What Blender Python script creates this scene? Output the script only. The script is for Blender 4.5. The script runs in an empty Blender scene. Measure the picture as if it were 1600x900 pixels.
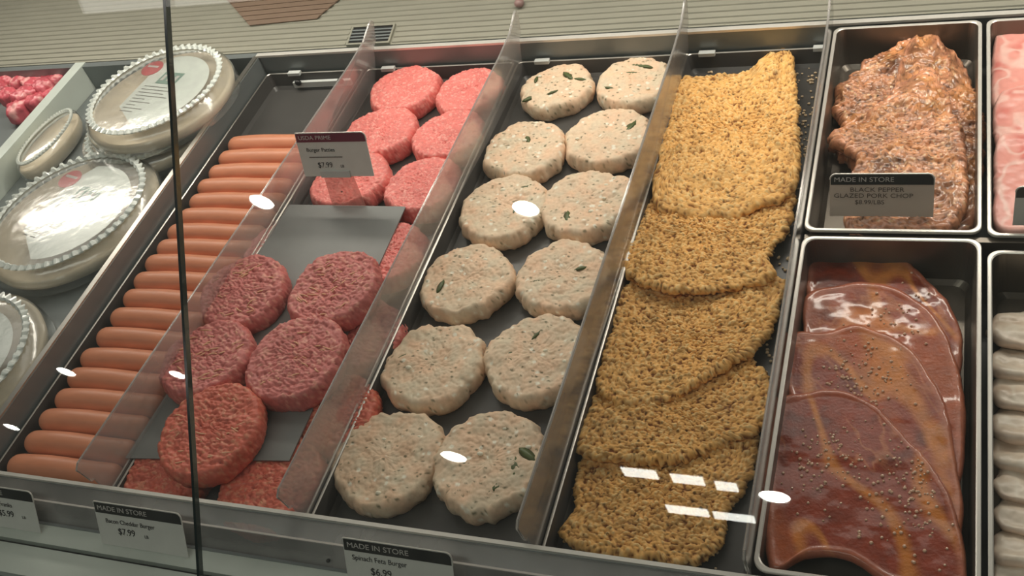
import bpy, math, random
import numpy as np
from mathutils import Matrix, Vector
C = bpy.context.scene.collection
S = bpy.context.scene

# ------------------------------------------------------------------ camera, world, lights, exposure
H = 0.8                                    # camera height above the rim plane of the trays (z = 0)
F = 1627.2037                              # focal length in pixels of a 1600 x 900 frame
RX = np.array([0.92618074, 0.03689963, -0.37527011])
RY = np.array([0.27869002, -0.73737521, 0.61531266])
RZ = np.array([-0.25401007, -0.67447477, -0.69322628])
ROT = np.array([RX, RY, RZ])               # image frame (right, down, forward) -> world
cam = bpy.data.cameras.new('camera')
cam.sensor_width = 36; cam.lens = F / 1600 * 36; cam.clip_start = 0.02; cam.clip_end = 60
co = bpy.data.objects.new('camera', cam); C.objects.link(co)
r_, u_, b_ = ROT @ [1, 0, 0], ROT @ [0, -1, 0], ROT @ [0, 0, -1]
co.matrix_world = Matrix(((r_[0], u_[0], b_[0], 0), (r_[1], u_[1], b_[1], 0), (r_[2], u_[2], b_[2], H), (0, 0, 0, 1)))
S.camera = co

S.view_settings.view_transform = 'Standard'
S.view_settings.look = 'None'
S.view_settings.gamma = 1
S.view_settings.use_curve_mapping = False
S.view_settings.exposure = 0.0
w = bpy.data.worlds.new('world'); S.world = w; w.use_nodes = True
bg = w.node_tree.nodes['Background']
bg.inputs[0].default_value = (0.80, 0.82, 0.78, 1); bg.inputs[1].default_value = 0.08


def area_light(name, loc, rot, sx, sy, power, color):
    l = bpy.data.lights.new(name, 'AREA'); l.shape = 'RECTANGLE'; l.size = sx; l.size_y = sy
    l.energy = power; l.color = color
    o = bpy.data.objects.new(name, l); C.objects.link(o)
    o.location = loc; o.rotation_euler = rot
    return o


area_light('rear_strip_light', (-0.6, 1.20, 0.385), (math.radians(-12), 0, 0), 2.6, 0.060, 10.0, (1.0, 0.90, 0.80))
area_light('hood_strip_light', (-0.6, 1.02, 0.64), (math.radians(-14), 0, 0), 2.6, 0.30, 3.0, (1.0, 0.92, 0.84))
area_light('front_fill_light', (-1.0, -0.35, 1.95), (math.radians(25), 0, 0), 3.0, 0.5, 15.0, (1.0, 0.95, 0.88))  # unseen fill added to brighten the front, kept out of the glass reflections


# ------------------------------------------------------------------ helpers
def at(px, py, z=0.0):
    """the point of the photograph's pixel (1600 x 900) that lies at the height z"""
    d = ROT @ np.array([px - 800.0, py - 450.0, F]); t = (z - H) / d[2]
    return np.array([d[0] * t, d[1] * t, z])


def srgb(r, g, b):
    f = lambda c: (c / 255 / 12.92) if c / 255 <= 0.04045 else ((c / 255 + 0.055) / 1.055) ** 2.4
    return (f(r), f(g), f(b))


def tag(o, label=None, cat=None, group=None, kind=None):
    if label: o['label'] = label
    if cat: o['category'] = cat
    if group: o['group'] = group
    if kind: o['kind'] = kind
    return o


def thing(name, label, cat, loc=(0, 0, 0), group=None, rotz=0):
    o = bpy.data.objects.new(name, None); C.objects.link(o); o.empty_display_size = 0.02
    o.location = loc; o.rotation_euler = (0, 0, rotz)
    return tag(o, label, cat, group)


def link(name, me, mat, parent=None, M=None):
    if mat and not me.materials: me.materials.append(mat)
    o = bpy.data.objects.new(name, me); C.objects.link(o)
    if M is not None: o.matrix_local = M
    if parent:
        o.parent = parent
        o.matrix_parent_inverse = Matrix.Identity(4)
    return o


def world_mesh(o, parent):
    """parent a mesh that was built in world coordinates under a thing"""
    l = parent.location
    o.data.transform(Matrix.Translation((-l[0], -l[1], -l[2])))
    return o


class MB:
    def __init__(s): s.v = []; s.f = []
    def add(s, vs, fs):
        n = len(s.v); s.v += [tuple(map(float, q)) for q in vs]; s.f += [tuple(i + n for i in f) for f in fs]; return s
    def box(s, x0, x1, y0, y1, z0, z1, M=None):
        vs = [(x, y, z) for x in (x0, x1) for y in (y0, y1) for z in (z0, z1)]
        if M is not None: vs = [M @ Vector(q) for q in vs]
        return s.add(vs, [(0, 1, 3, 2), (4, 6, 7, 5), (0, 4, 5, 1), (2, 3, 7, 6), (0, 2, 6, 4), (1, 5, 7, 3)])
    def prism(s, poly, z0, z1, M=None):
        n = len(poly)
        vs = [(p[0], p[1], z0) for p in poly] + [(p[0], p[1], z1) for p in poly]
        if M is not None: vs = [M @ Vector(q) for q in vs]
        return s.add(vs, [tuple(range(n - 1, -1, -1)), tuple(range(n, 2 * n))] + [(i, (i + 1) % n, n + (i + 1) % n, n + i) for i in range(n)])
    def loft(s, loops, close=True, cap0=False, cap1=False):
        n = len(loops[0]); vs = [q for L in loops for q in L]; fs = []
        for k in range(len(loops) - 1):
            for i in range(n if close else n - 1):
                j = (i + 1) % n
                fs.append((k * n + i, k * n + j, (k + 1) * n + j, (k + 1) * n + i))
        if cap0: fs.append(tuple(range(n - 1, -1, -1)))
        if cap1: fs.append(tuple((len(loops) - 1) * n + i for i in range(n)))
        return s.add(vs, fs)
    def tube(s, pts, r, n=8, cap=True):
        loops = []
        for k, p in enumerate(pts):
            a = Vector(pts[max(k - 1, 0)]); b = Vector(pts[min(k + 1, len(pts) - 1)])
            d = (b - a).normalized(); q = d.to_track_quat('Z', 'Y')
            rr = r[k] if hasattr(r, '__len__') else r
            loops.append([tuple(Vector(p) + q @ Vector((rr * math.cos(t), rr * math.sin(t), 0))) for t in [2 * math.pi * i / n for i in range(n)]])
        return s.loft(loops, True, cap, cap)
    def ball(s, c, rx, ry, rz, n=8, m=5):
        loops = []
        for k in range(m + 1):
            ph = math.pi * (k + 0.02) / (m + 0.04)
            loops.append([(c[0] + rx * math.sin(ph) * math.cos(2 * math.pi * i / n), c[1] + ry * math.sin(ph) * math.sin(2 * math.pi * i / n), c[2] - rz * math.cos(ph)) for i in range(n)])
        return s.loft(loops, True, True, True)
    def mesh(s, name, smooth=False):
        me = bpy.data.meshes.new(name); me.from_pydata(s.v, [], s.f)
        if smooth: me.shade_smooth()
        me.update(); return me
    def build(s, name, mat, parent=None, smooth=False, world=True, M=None):
        o = link(name, s.mesh(name, smooth), mat, parent, M)
        if parent and world and M is None: world_mesh(o, parent)
        return o


def grid_mesh(name, V, quads, tris=None, col=None, uvd=None):
    me = bpy.data.meshes.new(name)
    V = np.asarray(V, np.float32); me.vertices.add(len(V)); me.vertices.foreach_set('co', V.ravel())
    q = np.asarray(quads, np.int32); t = np.zeros((0, 3), np.int32) if tris is None else np.asarray(tris, np.int32)
    loops = np.concatenate([q.ravel(), t.ravel()])
    me.loops.add(len(loops)); me.loops.foreach_set('vertex_index', loops)
    me.polygons.add(len(q) + len(t))
    st = np.concatenate([np.arange(len(q)) * 4, len(q) * 4 + np.arange(len(t)) * 3]).astype(np.int32)
    me.polygons.foreach_set('loop_start', st)
    me.update(calc_edges=True); me.validate()
    if col is not None:
        a = me.color_attributes.new('Col', 'FLOAT_COLOR', 'POINT')
        c4 = np.ones((len(V), 4), np.float32); c4[:, :3] = col
        a.data.foreach_set('color', c4.ravel())
    me.shade_smooth()
    return me


# ------------------------------------------------------------------ vectorised noise
def h3(ix, iy, iz, seed=0):
    h = (ix.astype(np.int64) * 374761393 + iy.astype(np.int64) * 668265263 + iz.astype(np.int64) * 2147483647 + seed * 974711) & 0xffffffff
    h = ((h ^ (h >> 13)) * 1274126177) & 0xffffffff
    h = ((h ^ (h >> 16)) * 2246822519) & 0xffffffff
    return ((h ^ (h >> 15)) & 0xffffff) / float(0xffffff)


def vn(p, seed=0):
    i = np.floor(p); f = p - i; u = f * f * (3 - 2 * f); i = i.astype(np.int64); r = 0
    for a in (0, 1):
        for b in (0, 1):
            for c in (0, 1):
                wgt = (u[:, 0] if a else 1 - u[:, 0]) * (u[:, 1] if b else 1 - u[:, 1]) * (u[:, 2] if c else 1 - u[:, 2])
                r = r + wgt * h3(i[:, 0] + a, i[:, 1] + b, i[:, 2] + c, seed)
    return r * 2 - 1


def fbm(p, seed=0, o=3):
    r = 0; a = 1; s = 0
    for k in range(o):
        r = r + a * vn(p * 2 ** k, seed + k); s += a; a *= 0.5
    return r / s


def wor(p, seed=0):
    """F1, F2 and a random id of the nearest cell"""
    i = np.floor(p).astype(np.int64); f = p - i
    F1 = np.full(len(p), 9.0); F2 = F1.copy(); ID = np.zeros(len(p))
    for a in (-1, 0, 1):
        for b in (-1, 0, 1):
            for c in (-1, 0, 1):
                X, Y, Z = i[:, 0] + a, i[:, 1] + b, i[:, 2] + c
                d = np.sqrt((a + h3(X, Y, Z, seed) - f[:, 0]) ** 2 + (b + h3(X, Y, Z, seed + 7) - f[:, 1]) ** 2 + (c + h3(X, Y, Z, seed + 13) - f[:, 2]) ** 2)
                m = d < F1
                F2 = np.where(m, F1, np.minimum(F2, d)); ID = np.where(m, h3(X, Y, Z, seed + 29), ID); F1 = np.where(m, d, F1)
    return F1, F2, ID


def sm(a, b, x):
    t = np.clip((x - a) / (b - a), 0, 1); return t * t * (3 - 2 * t)


# ------------------------------------------------------------------ materials
def new_mat(name):
    m = bpy.data.materials.new(name); m.use_nodes = True
    nt = m.node_tree; return m, nt, nt.nodes['Principled BSDF']


def pmat(name, color, rough=0.5, metal=0.0, var=0.08, vscale=40, bump=0.0, bscale=300, spec=0.5, coat=0.0, coat_rough=0.1, stretch=(1, 1, 1), attr=False, trans=0.0, sss=0.0):
    m, nt, b = new_mat(name); N = nt.nodes.new; L = nt.links.new
    tc = N('ShaderNodeTexCoord'); mp = N('ShaderNodeMapping'); mp.inputs['Scale'].default_value = stretch
    L(tc.outputs['Object'], mp.inputs[0])
    nz = N('ShaderNodeTexNoise'); nz.inputs['Scale'].default_value = vscale; nz.inputs['Detail'].default_value = 4
    L(mp.outputs[0], nz.inputs['Vector'])
    mr = N('ShaderNodeMapRange'); mr.inputs['To Min'].default_value = 1 - var; mr.inputs['To Max'].default_value = 1 + var
    mr.inputs['From Min'].default_value = 0.3; mr.inputs['From Max'].default_value = 0.7
    L(nz.outputs[0], mr.inputs[0])
    mx = N('ShaderNodeMix'); mx.data_type = 'RGBA'; mx.blend_type = 'MULTIPLY'; mx.inputs[0].default_value = 1
    if attr:
        at_ = N('ShaderNodeAttribute'); at_.attribute_name = 'Col'; L(at_.outputs['Color'], mx.inputs[6])
    else:
        mx.inputs[6].default_value = (*color, 1)
    L(mr.outputs[0], mx.inputs[7]); L(mx.outputs[2], b.inputs['Base Color'])
    b.inputs['Roughness'].default_value = rough; b.inputs['Metallic'].default_value = metal
    b.inputs['Specular IOR Level'].default_value = spec
    b.inputs['Coat Weight'].default_value = coat; b.inputs['Coat Roughness'].default_value = coat_rough
    b.inputs['Transmission Weight'].default_value = trans
    if bump:
        n2 = N('ShaderNodeTexNoise'); n2.inputs['Scale'].default_value = bscale; n2.inputs['Detail'].default_value = 3
        L(mp.outputs[0], n2.inputs['Vector'])
        bp = N('ShaderNodeBump'); bp.inputs['Strength'].default_value = bump; bp.inputs['Distance'].default_value = 0.001
        L(n2.outputs[0], bp.inputs['Height']); L(bp.outputs[0], b.inputs['Normal'])
    return m


def clear_mat(name, tint, gloss=1.0, rough=0.03, haze=0.0, haze_col=(0.8, 0.8, 0.8), ior=1.45, bump=0.0, bscale=40, stretch=(1, 1, 1)):
    """thin clear sheet: see-through body, Fresnel gloss and a little scuffed haze"""
    m = bpy.data.materials.new(name); m.use_nodes = True; nt = m.node_tree; nt.nodes.clear(); N = nt.nodes.new; L = nt.links.new
    out = N('ShaderNodeOutputMaterial'); tr = N('ShaderNodeBsdfTransparent'); tr.inputs[0].default_value = (*tint, 1)
    gl = N('ShaderNodeBsdfGlossy'); gl.inputs['Roughness'].default_value = rough
    fr = N('ShaderNodeFresnel'); ge = N('ShaderNodeNewGeometry')          # a thin sheet reflects alike on both of its faces
    io = N('ShaderNodeMapRange'); io.inputs['To Min'].default_value = ior; io.inputs['To Max'].default_value = 1 / ior
    L(ge.outputs['Backfacing'], io.inputs[0]); L(io.outputs[0], fr.inputs[0])
    mu = N('ShaderNodeMath'); mu.operation = 'MULTIPLY'; mu.inputs[1].default_value = gloss; L(fr.outputs[0], mu.inputs[0])
    tc = N('ShaderNodeTexCoord'); mp = N('ShaderNodeMapping'); mp.inputs['Scale'].default_value = stretch; L(tc.outputs['Object'], mp.inputs[0])
    nz = N('ShaderNodeTexNoise'); nz.inputs['Scale'].default_value = bscale; nz.inputs['Detail'].default_value = 3; L(mp.outputs[0], nz.inputs['Vector'])
    df = N('ShaderNodeBsdfDiffuse'); df.inputs[0].default_value = (*haze_col, 1)
    hz = N('ShaderNodeMath'); hz.operation = 'MULTIPLY'; hz.inputs[1].default_value = haze * 2; L(nz.outputs[0], hz.inputs[0])
    m1 = N('ShaderNodeMixShader'); L(hz.outputs[0], m1.inputs[0]); L(tr.outputs[0], m1.inputs[1]); L(df.outputs[0], m1.inputs[2])
    m2 = N('ShaderNodeMixShader'); L(mu.outputs[0], m2.inputs[0]); L(m1.outputs[0], m2.inputs[1]); L(gl.outputs[0], m2.inputs[2])
    L(m2.outputs[0], out.inputs[0])
    if bump:
        bp = N('ShaderNodeBump'); bp.inputs['Strength'].default_value = bump; bp.inputs['Distance'].default_value = 0.002
        L(nz.outputs[0], bp.inputs['Height']); L(bp.outputs[0], gl.inputs['Normal'])
    return m


def emit_mat(name, color, strength):
    m = bpy.data.materials.new(name); m.use_nodes = True; nt = m.node_tree; nt.nodes.clear()
    o = nt.nodes.new('ShaderNodeOutputMaterial'); e = nt.nodes.new('ShaderNodeEmission')
    e.inputs[0].default_value = (*color, 1); e.inputs[1].default_value = strength
    nt.links.new(e.outputs[0], o.inputs[0]); return m


M_panel = pmat('ribbed_metal', srgb(156, 154, 140), 0.42, 0.35, 0.05, 12, 0.05, 200, stretch=(1, 6, 1))
M_steel = pmat('brushed_steel', srgb(196, 192, 184), 0.30, 0.9, 0.05, 60, 0.05, 400, stretch=(1, 12, 12))
M_rim = pmat('bright_rim_steel', srgb(232, 228, 220), 0.3, 0.35, 0.03, 60)
M_wall = pmat('grey_case_metal', srgb(128, 134, 134), 0.38, 0.35, 0.08, 9, 0.05, 300)
M_deck = pmat('dark_deck_metal', srgb(70, 72, 72), 0.45, 0.3, 0.12, 14, 0.05, 300)
M_tray = pmat('dark_grey_tray_plastic', srgb(76, 74, 72), 0.36, 0.0, 0.10, 16, 0.08, 500)
M_pan = pmat('brown_grey_pan_steel', srgb(120, 112, 102), 0.30, 0.55, 0.10, 10, 0.04, 300)
M_black = pmat('black_plastic', srgb(30, 30, 30), 0.35, 0, 0.05)
M_white = pmat('white_plastic', srgb(205, 208, 205), 0.35, 0, 0.04)
M_ledge = pmat('pale_ledge_enamel', srgb(206, 214, 206), 0.35, 0.1, 0.05, 20)
M_card = pmat('pale_card', srgb(222, 222, 216), 0.4, 0, 0.03, 60)
M_hdr = pmat('black_header_print', srgb(42, 42, 40), 0.35, 0, 0.03)
M_maroon = pmat('maroon_header_print', srgb(118, 46, 66), 0.35, 0, 0.03)
M_ink = pmat('black_ink', srgb(40, 38, 38), 0.5, 0, 0.02)
M_inkfade = pmat('faded_ink', srgb(96, 84, 76), 0.5, 0, 0.02)
M_inkwhite = pmat('white_ink', srgb(205, 200, 195), 0.5, 0, 0.02)
M_glass = clear_mat('front_glass', (0.955, 0.975, 0.96), 1.0, 0.0, 0.022, (0.8, 0.85, 0.8))
M_edge = pmat('glass_edge', srgb(52, 62, 60), 0.15, 0, 0.05, spec=0.8)
M_acryl = clear_mat('clear_acrylic', (0.90, 0.89, 0.88), 1.6, 0.16, 0.26, (0.66, 0.64, 0.62), 1.5, 0.3, 18, (1, 0.35, 1))
M_acryl2 = clear_mat('grey_reflection_acrylic', (0.80, 0.79, 0.78), 1.6, 0.2, 0.38, (0.50, 0.48, 0.46), 1.5, 0.3, 18, (1, 0.35, 1))  # scuff haze, with a grey reflection put into the tint and haze
M_acryl_edge = pmat('acrylic_edge', srgb(190, 184, 178), 0.25, 0, 0.05)
M_film = clear_mat('clear_film_lid', (0.98, 0.99, 0.98), 3.2, 0.19, 0.12, (0.92, 0.96, 0.93), 1.5, 0.45, 45)
M_crimp = pmat('white_crimped_plastic', srgb(225, 230, 224), 0.18, 0, 0.05, coat=0.5)
M_crust = pmat('tan_pie_plate', srgb(222, 206, 182), 0.55, 0, 0.14, 18, 0.2, 200)
M_label = pmat('pale_package_label', srgb(240, 244, 238), 0.25, 0, 0.04, 20, coat=1.0, coat_rough=0.2)
M_red = pmat('red_sticker', srgb(206, 70, 76), 0.35, 0, 0.08, 60)
M_green = pmat('teal_print', srgb(120, 152, 138), 0.35, 0, 0.05, 60)
M_meat = pmat('ground_meat', (1, 1, 1), 0.42, 0, 0.10, 260, 0.35, 900, attr=True, spec=0.45)
M_pale = pmat('pale_patty_meat', (1, 1, 1), 0.48, 0, 0.07, 260, 0.30, 900, attr=True, spec=0.35)
M_crumb = pmat('bread_crumb_coating', (1, 1, 1), 0.6, 0, 0.10, 300, 0.25, 1200, attr=True, spec=0.25)
M_glaze = pmat('glazed_pork', (1, 1, 1), 0.34, 0, 0.16, 90, 0.55, 330, attr=True, spec=0.35, coat=0.8, coat_rough=0.12)
M_pepper = pmat('peppered_pork', (1, 1, 1), 0.30, 0, 0.14, 260, 0.6, 500, attr=True, coat=0.9, coat_rough=0.12)
M_raw = pmat('raw_pork', (1, 1, 1), 0.35, 0, 0.06, 140, 0.2, 400, attr=True, coat=0.2, coat_rough=0.25)
M_dog = pmat('hot_dog_skin', srgb(216, 142, 108), 0.36, 0, 0.09, 30, 0.08, 600, spec=0.4, stretch=(1, 3, 3))
M_sheet = pmat('grey_slate_sheet', srgb(124, 126, 124), 0.45, 0, 0.05, 30, 0.1, 300)
M_herb = pmat('dark_green_herb', srgb(86, 98, 56), 0.4, 0, 0.2, 90)
M_cheese = pmat('white_cheese', srgb(244, 236, 214), 0.35, 0, 0.05, 90)
M_shred = pmat('cheddar_shred', srgb(232, 176, 140), 0.4, 0, 0.06, 90)
M_brown = pmat('brown_reflection', srgb(118, 98, 82), 0.5, 0, 0.06, 20)
M_dark = pmat('dark_room_paint', srgb(58, 56, 52), 0.8, 0, 0.05, 2)

# ------------------------------------------------------------------ the store around the case
def struct(name, x0, x1, y0, y1, z0, z1, m):
    o = MB().box(x0, x1, y0, y1, z0, z1).build(name, m); o['kind'] = 'structure'; return o
struct('floor', -14, 6, -12, 3.0, -1.0, -0.9, M_dark)
struct('ceiling', -14, 6, -12, 3.0, 2.0, 2.1, M_dark)
struct('wall_back', -14, 6, 2.9, 3.0, -0.9, 2.0, M_dark)

M_lamp = emit_mat('lamp_glow', (1.0, 0.97, 0.90), 60)
M_tube = emit_mat('ceiling_panel_glow', (1.0, 0.98, 0.90), 16)
spots = [(-2.58, -1.75, 0.050, 'over the hot dogs in the glass'), (-1.42, -1.78, 0.050, 'over the white patties in the glass'), (-2.69, -4.35, 0.080, 'seen low over the nearest white patties'),
         (-0.77, -4.43, 0.085, 'seen low over the glazed pork'), (-5.17, -3.6, 0.06, 'seen far left on the hot dogs'), (-4.21, -3.5, 0.05, 'seen beside the glass joint'), (-6.67, -4.73, 0.06, 'seen at the left edge')]
for x, y, r, wd in spots:
    t = thing('ceiling_spotlight', 'round store ceiling spotlight whose reflection shows ' + wd, 'spotlight', (x, y, 2.0), 'store ceiling spotlights')
    n = 20
    ring = lambda rr, z: [(x + rr * math.cos(2 * math.pi * i / n), y + rr * math.sin(2 * math.pi * i / n), z) for i in range(n)]
    MB().loft([ring(r * 1.5, 2.0), ring(r * 1.5, 1.985), ring(r * 1.05, 1.985), ring(r * 1.05, 1.995)]).build('trim_ring', M_white, t)
    MB().loft([ring(r, 1.999), ring(r, 1.99)], True, True, True).build('lamp', M_lamp, t)
for x0, x1, y0, y1, wd in [(-1.44, -1.19, -4.86, -4.74, 'left half of the lower bright bar'), (-1.16, -0.92, -4.87, -4.76, 'right half of the lower bright bar'),
                           (-1.60, -1.40, -4.34, -4.22, 'leftmost upper bright patch'), (-1.32, -1.14, -4.36, -4.24, 'middle upper bright patch'), (-1.08, -0.96, -4.40, -4.28, 'rightmost upper bright patch')]:
    t = thing('ceiling_light_panel', 'white ceiling light panel reflected as the ' + wd + ' on the cutlets', 'ceiling light', ((x0 + x1) / 2, (y0 + y1) / 2, 2.0), 'store ceiling light panels')
    MB().box(x0 - .01, x1 + .01, y0 - .01, y1 + .01, 1.985, 2.0).build('housing', M_white, t)
    MB().box(x0, x1, y0, y1, 1.98, 1.9849).build('diffuser', M_tube, t)

# ------------------------------------------------------------------ the display case
case = thing('display_case', 'long refrigerated butcher display case with ribbed metal back and pale front ledge', 'display case', (-0.6, 0.8, -0.9))
FX = -2.3; RXX = 0.62          # extent of the case along x
MB().box(FX, RXX, 0.20, 1.70, -0.9, -0.075).build('cabinet_body', M_deck, case)
YB, YF = 1.182, 0.407
wl = MB()
wl.box(FX, RXX, YB, YB + 0.012, -0.075, -0.0015)                # rear wall of the well
wl.box(-1.022, -1.012, YF, YB, -0.075, -0.0015)                # left wall beside the hot dogs
wl.box(FX, RXX, YF - 0.006, YF, -0.075, -0.003)                # front wall
wl.build('well_wall', M_wall, case)
MB().box(-1.018 + 0.002, RXX, YB - 0.002, YB + 0.006, -0.0015, 0.002).build('rear_rim', M_rim, case)
MB().box(FX, RXX, YF - 0.005, YF - 0.001, -0.003, 0.001).build('front_rim', M_rim, case)
MB().box(-1.021, -1.013, YF, YB, -0.0015, 0.001).build('left_rim', M_steel, case)
MB().box(-1.400, -1.378, YF, 1.27, -0.075, 0.0).build('left_divider_rail', M_ledge, case)

# ribbed back panel, rising at 14 degrees
t14 = math.radians(14); P14 = Matrix.Translation((0, 1.194, 0.0)) @ Matrix.Rotation(t14, 4, 'X')
def onpanel(x, s, h=0.0): return P14 @ Vector((x, s, h))
L1 = 0.46
bp = MB(); bp.box(FX, RXX, 0.0, L1, -0.012, 0.0, P14); bp.build('back_panel', M_panel, case)
rb = MB(); k = 0
pitch = 0.0105
vent = (-0.852, -0.782, 0.004, 0.036)
while 0.006 + k * pitch < L1 - 0.01:
    s0 = 0.006 + k * pitch
    prof = [(s0 - .0032, 0), (s0 - .0018, .0016), (s0 + .0018, .0016), (s0 + .0032, 0)]
    segs = [(FX, RXX)] if s0 > 0.043 else [(FX, vent[0] - .006), (vent[1] + .006, RXX)]
    for xa, xb in segs:
        rb.loft([[tuple(onpanel(xa, a, b)) for a, b in prof], [tuple(onpanel(xb, a, b)) for a, b in prof]], True, True, True)
    k += 1
o = rb.build('ribs', M_panel, case); tag(o, kind='stuff')
# rear upright wall behind the panel
MB().box(FX, RXX, 1.64, 1.66, 0.05, 0.75).build('rear_door_panel', M_wall, case)
# air vent
vt = thing('air_vent', 'small dark louvred air vent in the ribbed back panel', 'vent', (-0.817, 1.21, 0.005))
MB().box(vent[0], vent[1], vent[2], vent[3], 0.0002, 0.0022, P14).build('backing', M_black, vt)
fr = MB()
for a in ((vent[0] - .003, vent[0], vent[2] - .003, vent[3] + .003), (vent[1], vent[1] + .003, vent[2] - .003, vent[3] + .003), (vent[0], vent[1], vent[2] - .003, vent[2]), (vent[0], vent[1], vent[3], vent[3] + .003)):
    fr.box(*a, 0.0, 0.004, P14)
fr.build('frame', M_panel, vt)
for i in range(4):
    s = vent[2] + 0.0064 * (i + 1)
    MB().box(vent[0], vent[1], s - .0014, s + .0014, 0.002, 0.0036, P14).build('slat', M_wall, vt)
# brown ribbed sheet added on the panel in place of a reflection
bq = [(-1.165, 0.150), (-1.127, 0.120), (-1.048, 0.050), (-0.924, 0.062), (-0.893, 0.100), (-0.870, 0.150)]
bo = MB()
for k in range(11):
    s0 = 0.045 + k * 0.0105; s1 = s0 + 0.0076
    def xr(s):
        if s < 0.05: s = 0.0501
        xl = np.interp(s, [.05, .12, .15], [-1.048, -1.127, -1.165]); xrr = np.interp(s, [.05, .062, .10, .15], [-0.93, -0.924, -0.893, -0.870]); return xl, xrr
    if s0 < 0.046: continue
    a, b = xr(s0); c, d = xr(s1)
    bo.prism([(a, s0), (b, s0 + .004), (d, s1 + .004), (c, s1)], 0.0022, 0.0042, P14)
    a, b = xr(s1); c, d = xr(s0 + .0105)
    bo.prism([(a, s1), (b, s1 + .004), (d, s0 + .0145), (c, s0 + .0105)], 0.0012, 0.0030, P14)
o = bo.build('brown_reflection', M_brown); tag(o, 'brown ribbed shape standing in for a reflection on the back panel at the top left', 'reflection')
# pinkish round knob on the panel
o = MB().ball(onpanel(-0.579, 0.060, 0.006), .0075, .0075, .0065, 14, 8).build('knob', pmat('dusky_pink_plastic', srgb(140, 112, 108), 0.4), case, True)

# hood with the lamps
MB().box(FX, RXX, 0.78, 1.68, 0.66, 0.75).build('hood', M_wall, case)
MB().box(FX, RXX, 1.17, 1.24, 0.39, 0.41).build('lamp_shelf', M_wall, case)
MB().box(-1.95, 0.35, 1.195, 1.215, 0.41, 0.66).build('lamp_bracket', M_wall, case)

# front ledge in front of the trays
lg = MB()
lg.box(FX, RXX, 0.366, 0.369, -0.075, -0.030)
lg.build('ledge_upstand', M_wall, case)
MB().box(FX, RXX, 0.345, 0.366, -0.075, -0.031).build('ledge_shelf', M_ledge, case)
MB().box(FX, RXX, 0.3405, 0.345, -0.075, -0.040).build('ledge_groove', M_black, case)
MB().box(FX, RXX, 0.308, 0.3405, -0.075, -0.033).build('front_ledge', M_ledge, case)
MB().box(FX, RXX, 0.2785, 0.308, -0.075, -0.045).build('lower_ledge', M_wall, case)
lip = thing('clear_front_lip', 'long clear plastic lip between the meat trays and the price tags', 'plastic lip', (-0.6, 0.39, -0.03))
pr = [(0.4005, -0.002), (0.4005, -0.005), (0.383, -0.012), (0.371, -0.032), (0.369, -0.032), (0.381, -0.009)]
MB().loft([[(x, a, b) for a, b in pr] for x in (FX, RXX)], True, True, True).build('lip_sheet', M_acryl, lip)
MB().box(FX, RXX, 0.3815, 0.3835, -0.0088, -0.0075).build('lip_edge', M_acryl_edge, lip)
o = MB().ball(at(513, 876, -0.02), .0022, .0022, .0018, 10, 6).build('screw', M_black, case, True)

# front glass, tilted 50 degrees, two panes with a dark joint
t50 = math.radians(50); P50 = Matrix.Translation((0, 0.28, -0.03)) @ Matrix.Rotation(t50, 4, 'X')
SX = -0.6232
gf = thing('glass_front', 'tilted clear glass front of the case with one thin dark joint', 'glass front', (SX, 0.28, -0.03))
for (xa, xb) in ((FX, SX - .0016), (SX + .0016, RXX)):
    MB().box(xa, xb, -0.01, 0.86, 0.0, 0.006, P50).build('glass_pane', M_glass, gf)
o = MB().box(SX - .0014, SX + .0014, -0.01, 0.86, 0.0, 0.006, P50).build('glass_joint', M_edge, gf)

# ------------------------------------------------------------------ trays, pans, dividers
def rrect(x0, x1, y0, y1, r, z, n=6):
    pts = []
    for cx, cy, a0 in ((x1 - r, y1 - r, 0), (x0 + r, y1 - r, 90), (x0 + r, y0 + r, 180), (x1 - r, y0 + r, 270)):
        for i in range(n + 1):
            a = math.radians(a0 + 90 * i / n); pts.append((cx + r * math.cos(a), cy + r * math.sin(a), z))
    return pts


def tub(name, label, cat, x0, x1, y0, y1, zt, zb, rw, r, taper, mat, rimmat, group=None, clips=()):
    t = thing(name, label, cat, ((x0 + x1) / 2, (y0 + y1) / 2, zb), group)
    b = MB(); i = rw
    ins = lambda d, z, rr: rrect(x0 + d, x1 - d, y0 + d, y1 - d, max(rr, .001), z)
    b.loft([ins(i - .0008, zt - .001, r), ins(i + taper + .0008, zb, r), ], True, False, True)
    b.loft([ins(i + .0006, zt - .001, r), ins(i + taper * .8 + .001, zb + .006, r), ins(i + taper + .005, zb + .0012, r)], True, False, True)
    b.build('body', mat, t)
    rm = MB()
    rm.loft([ins(0, zt - .003, r), ins(0, zt - .0006, r), ins(.0006, zt, r), ins(i - .0004, zt, r), ins(i + .0006, zt - .0008, r), ins(i + .0006, zt - .004, r), ins(.002, zt - .0032, r), ins(0, zt - .003, r)], True)
    rm.build('rim', rimmat, t)
    return t


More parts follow.
